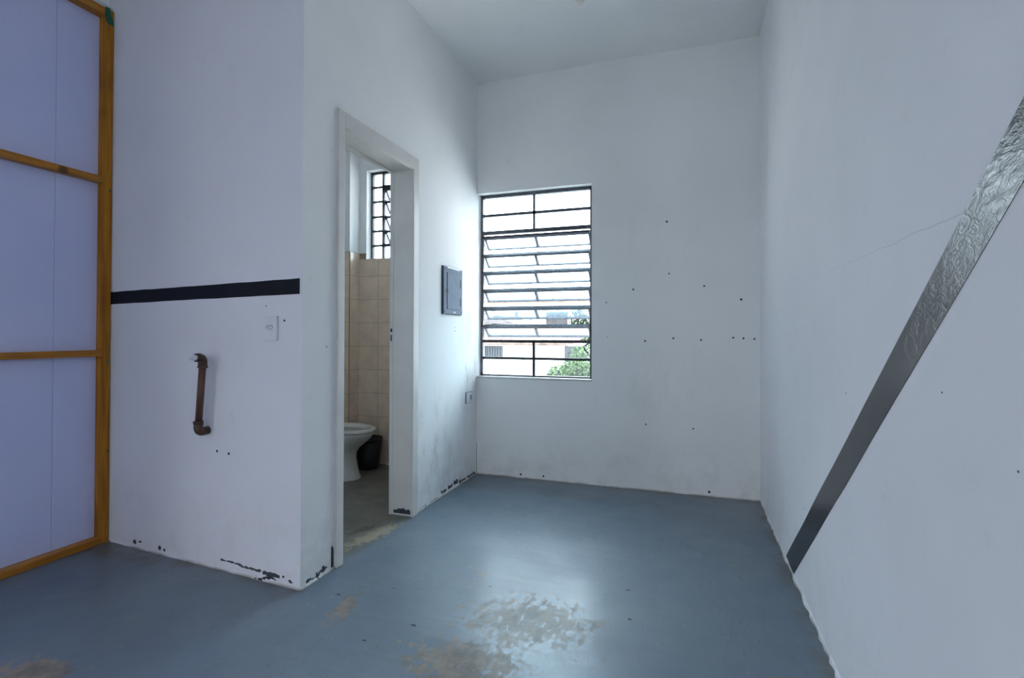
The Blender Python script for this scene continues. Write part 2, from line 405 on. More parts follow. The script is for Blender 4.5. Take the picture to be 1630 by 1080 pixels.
# raised plaster feet along the walls (thin, uneven)
def plaster_foot(name, p0, p1, nrm, n, hmax, mat, dmax=0.006):
    bm = bmesh.new(); rows = []
    for i in range(n + 1):
        f = i / n; x = p0[0] + (p1[0] - p0[0]) * f; y = p0[1] + (p1[1] - p0[1]) * f
        d = random.uniform(0.002, dmax); h = random.uniform(0.7, 1.0) * hmax
        rows.append([bm.verts.new((x, y, 0.0005)), bm.verts.new((x + nrm[0] * d, y + nrm[1] * d, 0.0005)), bm.verts.new((x + nrm[0] * d * .6, y + nrm[1] * d * .6, h * .6)), bm.verts.new((x, y, h))])
    for a, b in zip(rows, rows[1:]):
        for k in range(4): bm.faces.new((a[k], a[(k + 1) % 4], b[(k + 1) % 4], b[k]))
    bm.faces.new(rows[0]); bm.faces.new(rows[-1])
    return tag(obj(name, bm, mat), kind='structure')
plaster_foot('trim_1', (0.002, -0.0), (W, 0.0), (0, -1), 60, 0.014, 'wall_back')
plaster_foot('trim_2', (W, 0.0), (W, -3.2), (-1, 0), 90, 0.018, 'wall_right', 0.011)
plaster_foot('trim_3', (0, -0.925), (0, -0.005), (1, 0), 36, 0.015, 'wall_side')
plaster_foot('trim_4', (0, -1.895), (-1.28, face_y(-1.28)), (0, -1), 46, 0.015, 'wall_face')
plaster_foot('trim_5', (0, -1.895), (0, -1.685), (1, 0), 9, 0.013, 'wall_side')

# bits of dark grit and knocked-out spots on the floor
for (gx, gy, gr) in [(0.577, -1.962, .014), (0.170, -1.868, .010), (1.300, -1.437, .009), (0.46, -2.10, .008), (1.33, -1.66, .010), (0.74, -1.60, .006), (0.36, -1.75, .006)]:
    a0 = random.uniform(0, PI)
    pts = [(gx + gr * random.uniform(.6, 1.1) * math.cos(k * PI / 5 + a0), gy + .5 * gr * random.uniform(.6, 1.1) * math.sin(k * PI / 5 + a0)) for k in range(10)]
    obj('paint_chip', prism(pts, 0.0, 0.0012), 'chip', floor)

# ------------------------------------------------------------------ painted stripes (thin coats on the walls)
def plate(pts, n, th):                        # polygon in space, extruded along n
    bm = bmesh.new(); n = Vector(n)
    lo = [bm.verts.new(p) for p in pts]; hi = [bm.verts.new(Vector(p) + n * th) for p in pts]
    bm.faces.new(lo); bm.faces.new(hi)
    k = len(pts)
    for i in range(k): bm.faces.new((lo[i], lo[(i + 1) % k], hi[(i + 1) % k], hi[i]))
    return bm
top_y = -4.30
yu = lambda y: (-0.870 - y) * 0.7645          # upper edge of the stripe
yl = lambda y: (-1.062 - y) * 0.7840          # lower edge
N_ = 24
up = []; lowe = []
for i in range(N_ + 1):
    y = -0.870 + (top_y + 0.870) * i / N_; up.append((W, y, yu(y) + random.uniform(-.002, .002) * (i > 0)))
    y = -1.062 + (top_y + 1.062) * i / N_; lowe.append((W, y, yl(y) + random.uniform(-.002, .002) * (i > 0)))
s = obj('painted_stripe', plate(up + lowe[::-1], (-1, 0, 0), 0.0012), 'stripe_gloss', wall_right)
s['label'] = 'wide glossy black stripe rising diagonally from the floor'
ft = []; fb = []
for i in range(19):
    x = -1.330 + (1.330 - 0.013) * i / 18
    f = (x + 1.292) / 1.279
    ft.append((x, face_y(x), 1.294 + 0.019 * f + random.uniform(-.001, .001)))
    fb.append((x, face_y(x), 1.230 + 0.018 * f + random.uniform(-.0012, .0012)))
s = obj('painted_stripe', plate(ft + fb[::-1], (SL, -1, 0), 0.0012), 'stripe', wall_front)
s['label'] = 'dark navy horizontal stripe'

# drilled holes: dark disc inside a slightly raised plaster rim
def hole(parent, c, n, r):
    bm = bmesh.new(); disc_on(bm, c, n, r * 1.7, 0.0006); o = obj('drill_hole', bm, 'filler', parent)
    bm = bmesh.new(); disc_on(bm, Vector(c) + Vector(n) * 0.0004, n, r, 0.0006); obj('plug', bm, 'hole', o)
for x, z, r in [(1.409, 1.853, .007), (1.423, 1.495, .005), (1.183, 1.393, .006), (1.648, 1.404, .006), (1.875, 1.309, .007), (0.996, 1.304, .004), (1.004, 1.058, .003),
                (1.264, 1.033, .006), (1.451, 1.052, .006), (1.628, 1.042, .006), (1.826, 1.058, .006), (1.888, 1.054, .006), (1.953, 1.050, .006), (1.268, .455, .005),
                (1.578, .444, .005), (0.359, .026, .008), (0.535, .028, .007), (1.677, .030, .008)]:
    hole(wall_back, (x, 0, z), (0, -1, 0), r)
for x, z, r in [(-0.504, .539, .006), (-0.428, .534, .006), (-0.098, 1.135, .005), (-0.205, 1.20, .003)]:
    hole(wall_front, (x, face_y(x), z), (0, -1, 0), r)
for y, z, r in [(-0.40, 1.10, .004), (-0.40, 1.125, .003), (-1.74, 1.02, .003)]:
    hole(wall_left, (0, y, z), (1, 0, 0), r)
for y, z, r in [(-1.288, 0.372, .003), (-1.869, 0.905, .002), (-2.472, 0.972, .002), (-2.701, 0.883, .0018)]:
    hole(wall_right, (W, y, z), (-1, 0, 0), r)
# flakes of paint fallen off near the floor, old dark coat showing
def chip(parent, pts, n):
    obj('paint_chip', plate(pts, n, 0.0008), 'chip', parent)
def strip_chip(parent, fn, a, b, n, zlo, zhi, steps=12):
    us = [a + (b - a) * i / steps for i in range(steps + 1)]
    top = [fn(u_, random.uniform(zhi[0], zhi[1])) for u_ in us]; bot = [fn(u_, random.uniform(zlo[0], zlo[1])) for u_ in us]
    chip(parent, top + bot[::-1], n)
ff = lambda x, z: (x, face_y(x), z)
strip_chip(wall_front, ff, -0.115, -0.215, (0, -1, 0), (0.028, 0.032), (0.042, 0.047))
strip_chip(wall_front, ff, -0.225, -0.345, (0, -1, 0), (0.034, 0.038), (0.042, 0.049))
strip_chip(wall_front, ff, -0.355, -0.475, (0, -1, 0), (0.042, 0.046), (0.048, 0.054))
for cx, cz, rr in [(-1.090, .030, .013), (-0.900, .030, .012), (-0.865, .026, .007), (-0.095, .040, .006)]:
    chip(wall_front, [ff(cx + rr * random.uniform(.8, 1.2) * math.cos(k * PI / 5), cz + rr * random.uniform(.8, 1.2) * math.sin(k * PI / 5)) for k in range(10)], (0, -1, 0))
fl_ = lambda y, z: (0, y, z)
strip_chip(wall_left, fl_, -1.700, -1.683, (1, 0, 0), (0.004, 0.008), (0.095, 0.115), 4)
for a, b, z0, z1 in [(-0.60, -0.52, .018, .034), (-0.50, -0.43, .020, .042), (-0.41, -0.34, .022, .05), (-0.32, -0.20, .012, .026), (-0.74, -0.64, .006, .014), (-0.90, -0.80, .004, .016), (-0.18, -0.03, .010, .022)]:
    strip_chip(wall_left, fl_, a, b, (1, 0, 0), (z0 - .004, z0 + .004), (z1 - .006, z1 + .006), 8)
for a, b, z1 in [(-1.86, -1.83, .03), (-1.80, -1.79, .035), (-1.76, -1.745, .045)]:
    strip_chip(wall_front if b < -1.775 else wall_left, fl_, a, b, (1, 0, 0), (.012, .018), (z1 - .006, z1), 5)

obj('corner_crack', B((0.0, -0.0035, 0.0), (0.0012, 0.0, 0.24)), 'chip', wall_left)

# ------------------------------------------------------------------ doorway: lining, casing, strike plates
door = tag(empty('door_1', (0, -1.30, 0)), 'cream painted door frame without a leaf', kind='structure')
def dpart(name, a, b, mat='door', bev=0.003, parent=None):
    p = parent or door
    o = obj(name, B(a, b, bev), mat)
    o.parent = p; o.matrix_parent_inverse = Matrix.Translation(-Vector((0, -1.30, 0)))
    return o
dpart('jamb', (-0.150, -1.656, 0), (0.006, -1.626, 2.080))
far = dpart('jamb', (-0.150, -0.988, 0.0), (0.006, -0.955, 2.080))
dpart('head', (-0.150, -1.626, 2.050), (0.006, -0.988, 2.080))
dpart('casing', (0.0, -1.676, 0), (0.014, -1.630, 2.128))
dpart('casing', (0.0, -0.993, 0), (0.014, -0.933, 2.128))
dpart('casing', (0.0, -1.630, 2.054), (0.014, -0.981, 2.128))
dpart('stop', (-0.150, -0.992, 0.0), (-0.124, -0.986, 2.050))
dpart('stop', (-0.150, -1.626, 2.044), (-0.124, -0.992, 2.050))
dpart('strike_plate', (-0.146, -0.9935, 1.015), (-0.126, -0.992, 1.125), 'trimw', 0)
dpart('latch_slot', (-0.141, -0.9945, 1.090), (-0.130, -0.993, 1.110), 'black', 0)
dpart('latch_slot', (-0.140, -0.9945, 1.035), (-0.132, -0.993, 1.072), 'black', 0)
bm = bmesh.new()
pts = [(-0.118, 0.014), (-0.004, 0.014)] + [(-0.004 - 0.114 * i / 9, 0.040 + random.uniform(-.008, .008)) for i in range(10)]
chp = obj('paint_chip', plate([(x, -0.990, z) for x, z in pts], (0, -1, 0), 0.0008), 'chip'); chp.parent = door; chp.matrix_parent_inverse = Matrix.Translation((0, 1.30, 0))
bm.free()

# ------------------------------------------------------------------ windows
def bar(a, b, mat, parent, name):
    return obj(name, B(a, b), mat, parent)
def louvre_proto_mesh(x0, x1, drop, out, mid=True, t=0.014):
    """tilted sash in local coords: pivot at top edge (0,0,0); returns frame bmesh and pane rects"""
    L = math.hypot(drop, out); a = math.atan2(out, drop)
    fr = bmesh.new()
    vs = box(fr, (x0, -0.012, -t * 1.1), (x1, 0.012, t * 0.5))
    vs += box(fr, (x0, -0.008, -L), (x1, 0.008, -L + t * .75))
    vs += box(fr, (x0, -0.008, -L), (x0 + t, 0.008, 0)); vs += box(fr, (x1 - t, -0.008, -L), (x1, 0.008, 0))
    if mid:
        c = (x0 + x1) / 2; vs += box(fr, (c - t * .7, -0.008, -L), (c + t * .7, 0.008, 0))
    bmesh.ops.rotate(fr, verts=fr.verts, cent=(0, 0, 0), matrix=Matrix.Rotation(a, 3, 'X'))
    pn = []
    c = (x0 + x1) / 2
    for (p, q) in (((x0 + t * .7, c - t * .5), (c + t * .5, x1 - t * .7)) if mid else ((x0 + t * .7, x1 - t * .7),)):
        g = bmesh.new(); box(g, (p, -0.0015, -L + t * .55), (q, 0.0015, -t))
        bmesh.ops.rotate(g, verts=g.verts, cent=(0, 0, 0), matrix=Matrix.Rotation(a, 3, 'X')); pn.append(g)
    return fr, pn
YW = 0.080                                        # plane of the steel frames
win = tag(empty('window_1', (0.445, YW, WZ0)), 'tall steel louvre window with tilted glass panes', kind='structure')
def wp(o, p, base):
    o.parent = p; o.matrix_parent_inverse = Matrix.Translation(-Vector(base)); return o
WB = (0.445, YW, WZ0)
def wbar(name, a, b, mat='steel'): return wp(obj(name, B(a, b), mat), win, WB)
xa, xb, xm = 0.006, 0.884, 0.437
wbar('frame', (xa, YW - .018, WZ0), (xa + .016, YW + .018, WZ1)); wbar('frame', (xb - .016, YW - .018, WZ0), (xb, YW + .018, WZ1))
wbar('frame', (xa, YW - .018, WZ1 - .024), (xb, YW + .018, WZ1)); wbar('frame', (xa, YW - .018, WZ0), (xb, YW + .018, WZ0 + .014))
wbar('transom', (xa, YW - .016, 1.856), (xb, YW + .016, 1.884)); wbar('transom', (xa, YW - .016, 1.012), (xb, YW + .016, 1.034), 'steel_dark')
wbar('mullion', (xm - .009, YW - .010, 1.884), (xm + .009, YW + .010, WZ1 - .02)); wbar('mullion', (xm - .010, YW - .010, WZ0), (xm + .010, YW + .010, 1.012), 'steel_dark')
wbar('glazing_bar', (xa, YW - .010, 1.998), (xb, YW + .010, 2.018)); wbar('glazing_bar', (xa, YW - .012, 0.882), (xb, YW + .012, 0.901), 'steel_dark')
for (p, q) in ((xa + .016, xm - .009), (xm + .009, xb - .016)):
    for (z0, z1) in ((1.884, 1.998), (2.018, WZ1 - .024), (0.901, 1.012), (WZ0 + .014, 0.882)):
        fr_ = z0 < 0.8 and p < 0.2
        wp(obj('pane', B((p, YW - .0015, z0), (q, YW + .0015, z1)), 'glass_frost' if fr_ else 'glass'), win, WB)
tops = [1.836, 1.695, 1.558, 1.419, 1.280, 1.140]
frb, pnb = louvre_proto_mesh(xa + .020, xb - .020, 0.082, 0.086)
L0 = obj('louvre', frb, 'steel'); L0.location = (0, YW, tops[0]); L0.parent = win; L0.matrix_parent_inverse = Matrix.Translation(-Vector(WB))
panes0 = []
for g in pnb:
    q = obj('pane', g, 'glass_hazy', L0); panes0.append(q)
pv = bmesh.new()
tube(pv, [(xa + .004, -.012, 0), (xa + .026, -.012, 0)], 0.009, 10)
piv0 = obj('pivot', pv, 'steel_dark', L0)
for zt in tops[1:]:
    c = L0.copy(); COL.objects.link(c); c.location = (0, YW, zt); c.matrix_parent_inverse = L0.matrix_parent_inverse.copy()
    for q in panes0 + [piv0]:
        d = q.copy(); COL.objects.link(d); d.parent = c
# operating rod on the left stile and the hooked lever low on the right
bm = bmesh.new(); tube(bm, [(xa + .020, YW - .028, 1.13), (xa + .022, YW - .028, 1.85)], 0.004, 8); wp(obj('connecting_rod', bm, 'steel_dark'), win, WB)
bm = bmesh.new()
hk = [(xb - .012, YW - .03, 1.20), (xb - .012, YW - .035, 1.06), (xb - .030, YW - .05, 1.005), (xb - .050, YW - .065, 0.990), (xb - .045, YW - .075, 0.965), (xb - .022, YW - .075, 0.945), (xb - .018, YW - .07, 0.925)]
tube(bm, hk, 0.0045, 8); wp(obj('lever', bm, 'steel_dark', smooth=True), win, WB)
# painted sill lip
wp(obj('sill', B((WX0 - .001, -0.006, WZ0 - .012), (WX1 + .004, YW - .018, WZ0 + .003), .004), 'trimw'), win, WB)

win2 = tag(empty('window_2', (-0.73, YW, BZ0)), 'narrow dark steel bathroom window with small panes', kind='structure')
B2 = (-0.73, YW, BZ0)
def w2(name, a, b, mat='steel_dark'): return wp(obj(name, B(a, b), mat), win2, B2)
c0, c1, c2, c3 = BX0 + .004, -0.893, -0.310, BX1 - .004
zr = [2.436, 2.325, 2.202, 2.073, 1.951, 1.828, BZ0 + .004]
w2('frame', (c0, YW - .016, BZ0), (c0 + .013, YW + .016, BZ1)); w2('frame', (c3 - .013, YW - .016, BZ0), (c3, YW + .016, BZ1))
w2('frame', (c0, YW - .016, BZ1 - .018), (c3, YW + .016, BZ1)); w2('frame', (c0, YW - .016, BZ0), (c3, YW + .016, BZ0 + .010))
w2('mullion', (c1 - .008, YW - .014, BZ0), (c1 + .008, YW + .014, BZ1)); w2('mullion', (c2 - .008, YW - .014, BZ0), (c2 + .008, YW + .014, BZ1))
for z in zr[1:6]:
    w2('glazing_bar', (c0, YW - .010, z - .008), (c1, YW + .010, z + .008)); w2('glazing_bar', (c2, YW - .010, z - .008), (c3, YW + .010, z + .008))
for z in (zr[1], zr[5]): w2('transom', (c1, YW - .014, z - .012), (c2, YW + .014, z + .012))
for i in range(6):
    for (p, q) in ((c0 + .013, c1 - .008), (c2 + .008, c3 - .013)):
        wp(obj('pane', B((p, YW - .0015, zr[i + 1] + .008), (q, YW + .0015, zr[i] - .008)), 'glass'), win2, B2)
for (z0, z1) in ((zr[1] + .012, zr[0]), (zr[6] + .006, zr[5] - .012)):
    wp(obj('pane', B((c1 + .008, YW - .0015, z0), (c2 - .008, YW + .0015, z1)), 'glass'), win2, B2)
frb, pnb = louvre_proto_mesh(c1 + .010, c2 - .010, 0.090, 0.075, mid=False, t=0.013)
L2 = obj('louvre', frb, 'steel_dark'); L2.location = (0, YW, zr[1] - .018); L2.parent = win2; L2.matrix_parent_inverse = Matrix.Translation(-Vector(B2))
pz = obj('pane', pnb[0], 'glass_hazy', L2)
for z in zr[2:5]:
    c = L2.copy(); COL.objects.link(c); c.location = (0, YW, z); c.matrix_parent_inverse = L2.matrix_parent_inverse.copy()
    d = pz.copy(); COL.objects.link(d); d.parent = c

# ------------------------------------------------------------------ bathroom: pillar, tiles, toilet, bin
PX, PY = -1.079, -0.131
pillar = structure('wall_pillar', prism([(-1.35, PY), (PX, PY), (PX, 0), (-1.35, 0)], 0, H), 'wall_plain', 'boxed pillar in the bathroom corner')
TS, TH_, G = 0.195, 0.006, 0.0022
def tile_mesh(w, h):
    key = (round(w, 4), round(h, 4))
    if key not in tile_mesh.c:
        bm = B((0, -TH_, 0), (w, 0, h)); me = bpy.data.meshes.new('tile')
        fr = [e for e in bm.edges if all(abs(v.co.y + TH_) < 1e-6 for v in e.verts)]
        bmesh.ops.bevel(bm, geom=fr, offset=0.0015, segments=1, affect='EDGES')
        bm.to_mesh(me); bm.free(); me.materials.append(MAT['tile']); tile_mesh.c[key] = me
    return tile_mesh.c[key]
tile_mesh.c = {}
def tile_field(parent, org, rz, width, first, ztop, cut=None):
    # org: plan point where the tiling starts, rz turns the local +x; face looks along local -y
    ca, sa = math.cos(rz), math.sin(rz)
    u0 = 0.0; w = first
    while u0 < width - 0.01:
        w_ = min(w, width - u0)
        for r in range(9):
            z0 = r * TS; z1 = min((r + 1) * TS, ztop)
            if cut and u0 + w_ > cut[0] and z1 > cut[1]: z1 = cut[1]
            if z1 - z0 < 0.02: continue
            o = bpy.data.objects.new('tile', tile_mesh(w_ - G, z1 - z0 - G)); COL.objects.link(o)
            o.location = (org[0] + ca * (u0 + G / 2), org[1] + sa * (u0 + G / 2), z0 + G / 2); o.rotation_euler = (0, 0, rz); o.parent = parent
        u0 += w_; w = TS
    return
ZT = 9 * TS
def grout(parent, a, b): obj('grout', B(a, b), 'grout', parent)
grout(wall_back, (PX, -0.0042, 0), (-0.15, 0.0, BZ0)); grout(wall_back, (PX, -0.0042, BZ0 - .001), (BX0, 0, ZT))
tile_field(wall_back, (PX, 0.0), 0, -0.15 - PX, 0.191, ZT, cut=(BX0 - PX + .01, BZ0))
grout(pillar, (PX, PY, 0), (PX + .0042, -.0042, ZT)); tile_field(pillar, (PX, PY), R90, -PY, 0.131, ZT)
grout(pillar, (-1.35, PY - .0042, 0), (PX, PY, ZT)); tile_field(pillar, (-1.35, PY), 0, PX + 1.35, 0.076, ZT)
wb = bpy.data.objects['wall_bathroom']
grout(wb, (-1.35, -1.67, 0), (-1.3458, PY, ZT)); tile_field(wb, (-1.35, -1.67), R90, PY + 1.67, 0.174, ZT)
obj('bead', B((-0.80, -0.016, 0), (-0.16, -0.004, 0.012)), 'filler', wall_back)

toilet = tag(empty('toilet', (-0.90, -0.44, 0)), 'white ceramic toilet bowl without a seat behind the doorway', 'toilet')
def tl(name, bm, mat='ceramic', smooth=True):
    o = obj(name, bm, mat, toilet, smooth); return o
bm = bmesh.new()                                # local: facing +X
loft(bm, [(0.02, 0, 0.0, .122, .108), (0.02, 0, .012, .120, .106), (0.018, 0, .03, .112, .098), (0.012, 0, .08, .106, .092), (0.004, 0, .15, .100, .088),
          (0.002, 0, .19, .103, .094), (0.004, 0, .225, .122, .114), (0.008, 0, .26, .160, .142), (0.010, 0, .30, .205, .165), (0.008, 0, .335, .235, .178), (0.004, 0, .352, .246, .183)])
tl('bowl', bm)
bm = bmesh.new()
loft(bm, [(0, 0, .352, .240, .178), (0, 0, .354, .256, .187), (0, 0, .362, .261, .191), (0, 0, .374, .260, .190), (0, 0, .380, .252, .183), (0, 0, .380, .215, .148), (0, 0, .374, .205, .138),
          (0, 0, .355, .200, .134), (0.01, 0, .30, .17, .115), (0.01, 0, .24, .10, .075), (0.01, 0, .22, .05, .04)], cap0=False)
tl('rim', bm)
bm = B((-.425, -.16, .30), (-.20, .16, .378), .03); tl('rear_deck', bm, smooth=False)
bm = B((-.430, -.10, 0.0), (-.06, .10, .305), .03); tl('trap_body', bm, smooth=False)

binn = tag(empty('waste_bin', (-0.895, -0.135, 0)), 'small black plastic bin between the toilet and tiled wall', 'bin')
bm = bmesh.new()
loft(bm, [(0, 0, 0, .088, .088), (0, 0, .006, .092, .092), (0, 0, .236, .115, .115), (0, 0, .236, .110, .110), (0, 0, .012, .086, .086)], 32)
obj('body', bm, 'bin', binn, True)
bm = bmesh.new()
loft(bm, [(0, 0, .226, .1145, .1145), (0, 0, .228, .119, .119), (0, 0, .240, .120, .120), (0, 0, .243, .116, .116), (0, 0, .240, .110, .110), (0, 0, .226, .1095, .1095)], 32, False, False)
obj('rim', bm, 'bin', binn, True)

# ------------------------------------------------------------------ wooden partition on the left
part = tag(empty('wall_partition', (-1.33, -1.85, 0)), 'timber framed partition with lavender panels', kind='structure')
PB = (-1.33, -1.85, 0)
def pp(name, bm, mat): return wp(obj(name, bm, mat), part, PB)
PT = 2.762
pp('post', B((-1.352, -1.852, 0.0), (-1.300, -1.812, 2.720), .002), 'wood')
pp('top_rail', B((-1.350, -3.61, 2.718), (-1.298, -1.812, PT), .002), 'rail')
pp('bottom_rail', B((-1.352, -3.61, 0.0), (-1.296, -1.852, 0.034), .003), 'rail')
pp('rail', B((-1.345, -3.61, 1.853), (-1.302, -1.848, 1.886), .002), 'rail')
pp('rail', B((-1.345, -3.61, 0.960), (-1.302, -1.848, 0.992), .002), 'rail')
pp('post', B((-1.352, -3.65, 0.0), (-1.300, -3.61, PT), .002), 'wood')
for (a, b) in ((-2.0385, -1.845), (-2.6385, -2.0400), (-3.2385, -2.6400), (-3.61, -3.2400)):
    for (z0, z1) in ((0.030, 0.962), (0.990, 1.856), (1.884, 2.722)):
        pp('panel', B((-1.356, a, z0), (-1.345, b, z1), .0008), 'panel')
pp('backing', B((-1.368, -3.63, 0.0), (-1.356, -1.800, PT)), 'trimw')  # unseen sheet added to block light coming through the panel seams
pp('cover_strip', B((-1.362, YR, PT), (-1.306, -1.812, 2.782), .003), 'trimw')
pp('cover_strip', B((-1.372, YR, 2.782), (-1.330, -1.812, 2.800), .003), 'trimw')
pp('fascia', B((-1.380, YR, 2.800), (-1.345, -1.795, H)), 'wall_plain')
# the partition goes on past a doorway, out of the frame
pp('post', B((-1.352, -3.99, 0.0), (-1.300, -3.95, PT), .002), 'wood')
pp('header', B((-1.350, -3.95, 2.10), (-1.300, -3.65, 2.15), .002), 'rail')
pp('panel', B((-1.356, -3.95, 2.15), (-1.345, -3.65, PT)), 'panel')
for (z0, z1) in ((0.0, 0.96), (0.96, 1.86), (1.86, PT)):
    pp('panel', B((-1.356, YR, z0), (-1.345, -3.99, z1)), 'panel')

out = [(-1.855, 2.765), (-1.857, 2.725), (-1.848, 2.690), (-1.832, 2.682), (-1.818, 2.684), (-1.815, 2.70), (-1.822, 2.715), (-1.828, 2.735), (-1.833, 2.768)]
tape = tag(obj('tape', plate([(-1.2985, y, z) for y, z in out], (1, 0, 0), 0.003), 'tape'), 'scrap of green tape at the top of the timber post', 'tape')
for z in (1.82, 0.93, 0.47):
    bm = bmesh.new(); disc_on(bm, (-1.300, -1.822, z), (1, 0, 0), 0.006, 0.0008, 8); wp(obj('paint_spot', bm, 'tape'), part, PB)

# ------------------------------------------------------------------ things on the walls
box_e = tag(empty('breaker_panel', (0, -0.4535, 1.372)), 'blue-grey metal breaker panel on the white wall beside the window', 'electrical panel')
def ep(name, a, b, mat, bev=0.0, parent=None): return obj(name, B(a, b, bev), mat, parent or box_e)
ep('backing', (0.0, -.1505, -.1625), (0.006, .1505, .1625), 'steel_dark')
ep('cover', (0.004, -.146, -.158), (0.014, .149, .161), 'panelbox', .003)
ep('gap', (0.0138, -.1005, -.1265), (0.0146, .1085, .1225), 'black')
dr = ep('door', (0.012, -.096, -.124), (0.0172, .107, .121), 'panelbox', .002)
bm = bmesh.new(); disc_on(bm, (.0165, -.098, -.005), (1, 0, 0), .011, .0022, 16); obj('latch', bm, 'black', dr)
ep('hinge', (0.013, .112, .03), (0.0185, .118, .09), 'steel_dark'); ep('hinge', (0.013, .112, -.10), (0.0185, .118, -.04), 'steel_dark')
ep('top_lip', (0.002, -.100, .150), (0.019, .095, .160), 'trimw', .002)
lg = ep('emblem', (0.0138, -.002, -.147), (0.0146, .034, -.141), 'trimw'); ep('emblem', (0.0138, .024, -.152), (0.0146, .034, -.146), 'trimw')
for (a, b) in ((-.13, .14), (.128, .14), (-.13, -.14), (.128, -.14)):
    bm = bmesh.new(); disc_on(bm, (.0138, a, b), (1, 0, 0), .004, .0015, 10); obj('screw', bm, 'steel_dark', box_e)

o1 = tag(empty('wall_socket', (0, -0.158, 0.606)), 'small white wall plate low beside the window corner', 'outlet')
obj('shade_outline', B((0, -.058, -.042), (.004, .058, .042)), 'steel', o1)  # dark plate added to draw a shadow edge round the cover
obj('plate', B((.002, -.055, -.039), (.012, .055, .039), .003), 'plastic', o1)
obj('insert', B((.011, -.014, -.026), (.0135, .036, .026), .001), 'plastic', o1)
obj('slot', B((.0130, .006, -.018), (.0142, .020, .018)), 'black', o1)

xs = -0.172
o2 = tag(empty('wall_socket', (xs, face_y(xs), 1.102), math.atan(SL)), 'white power outlet on the wall right of the brown pipe', 'outlet')
obj('plate', B((-.041, -.012, -.054), (.041, 0, .054), .003), 'plastic', o2)
bm = bmesh.new(); hexo = [(-.024, 0), (-.014, .0105), (.014, .0105), (.024, 0), (.014, -.0105), (-.014, -.0105)]
sk = obj('socket_recess', plate([(a, -.0121, b + .004) for a, b in hexo], (0, -1, 0), .0005), plain('socket_shade', (0.40, 0.41, 0.44), 0.5, var=0), o2); bm.free()
obj('socket_face', plate([(a * .78, -.0125, b * .62 + .002) for a, b in hexo], (0, -1, 0), .0006), 'plastic', sk)
for a in (-.006, .006):
    bm = bmesh.new(); disc_on(bm, (a, -.0130, .001 - a * .25), (0, -1, 0), .0026, .0006, 10); obj('pin_hole', bm, 'black', sk)

px_, py_ = -0.555, -1.907
pipe = tag(empty('water_pipe', (px_, face_y(px_), 0.66)), 'brown plastic water pipe with two elbows standing off the wall', 'pipe')
PPB = (px_, face_y(px_), 0.66)
def pq(name, pts, rad, mat, seg=16, parent=None, sm=True):
    bm = bmesh.new(); tube(bm, pts, rad, seg); o = obj(name, bm, mat, None, sm)
    return wp(o, parent or pipe, PPB)
xt, xbm = -0.543, -0.566
pq('tube', [(xt, py_, .940), (xbm, py_, .660)], 0.0150, 'pvc')
def arc(c, a0, a1, r, ax, n=8):
    res = []
    for i in range(n + 1):
        a = a0 + (a1 - a0) * i / n
        res.append((c[0], c[1] + r * math.cos(a), c[2] + r * math.sin(a)))
    return res
e1 = [(xt, py_, .926)] + arc((xt, py_ - .020, .950), 0, PI / 2, .020, 'x') + [(xt, py_ - .034, .970)]
pq('elbow', e1, [.0195] * len(e1), 'pvcj')
pq('collar', [(xt, py_, .922), (xt, py_, .932)], .0215, 'pvcj')
pq('plug', [(xt, py_ - .034, .970), (xt, py_ - .052, .970)], .0125, 'plastic')
pq('plug_tip', [(xt, py_ - .050, .970), (xt, py_ - .062, .970)], .0085, 'plastic')
e2 = [(xbm, py_, .672)] + [(xbm, py_ + .020 - .020 * math.cos(a * PI / 16), .650 - .020 * math.sin(a * PI / 16)) for a in range(9)] + [(xbm, face_y(xbm) + .002, .630)]
pq('elbow', e2, [.0195] * len(e2), 'pvcj')
pq('collar', [(xbm, py_, .668), (xbm, py_, .680)], .0215, 'pvcj')

lamp = tag(empty('light_bulb', (0.985, -0.905, H)), 'unlit opal bulb in a ceiling socket', 'lamp')
bm = bmesh.new()
loft(bm, [(0, 0, 0, .055, .055), (0, 0, -.012, .055, .055), (0, 0, -.018, .030, .030), (0, 0, -.050, .024, .024)], 28); obj('socket', bm, 'plastic', lamp, True)
bm = bmesh.new()
loft(bm, [(0, 0, -.048, .014, .014), (0, 0, -.065, .020, .020), (0, 0, -.090, .029, .029), (0, 0, -.112, .0315, .0315), (0, 0, -.132, .027, .027), (0, 0, -.144, .016, .016), (0, 0, -.148, .004, .004)], 28); obj('globe', bm, 'bulb', lamp, True)

# ------------------------------------------------------------------ outside
GZ = -2.60
structure('ground', prism([(-30, 0.15), (20, 0.15), (20, 40), (-30, 40)], GZ - .1, GZ), 'street', 'street level outside the window')
structure('floor_terrace', prism([(-9, -8.5), (-1.50, -8.5), (-1.50, 0.1), (-9, 0.1)], -0.14, -0.02), 'terrace', 'cement terrace beyond the partition')
structure('ground_rear', prism([(-9, -30), (20, -30), (20, -8.5), (-9, -8.5)], GZ - .1, GZ), 'street', 'street level behind the room')

def house_part(p, base, name, bm, mat, parent=None): return wp(obj(name, bm, mat), parent or p, base)
HB = (-4.0, 11.0, GZ)
hb = tag(empty('low_house', HB), 'low white house with clay tile roof and grey gate across the street', 'house')
hw = house_part(hb, HB, 'wall', slab([-7.0, -3.60, -3.06, -1.60], [GZ, 0.45, 0.76, 0.80], [(-3.60, -3.06, 0.2, 0.76)], 9.0, 9.2, lambda u, v, d: (u, d, v)), 'house')
house_part(hb, HB, 'wall', prism([(-1.80, 9.2), (-1.60, 9.2), (-1.60, 13), (-1.80, 13)], GZ, 0.8), 'house')
house_part(hb, HB, 'wall', prism([(-1.60, 9.9), (-1.10, 9.9), (-1.10, 10.1), (-1.60, 10.1)], GZ, 0.75), 'grey_render')
wn = house_part(hb, HB, 'window', B((-1.50, 9.87, 0.42), (-1.38, 9.90, 0.60)), 'black')
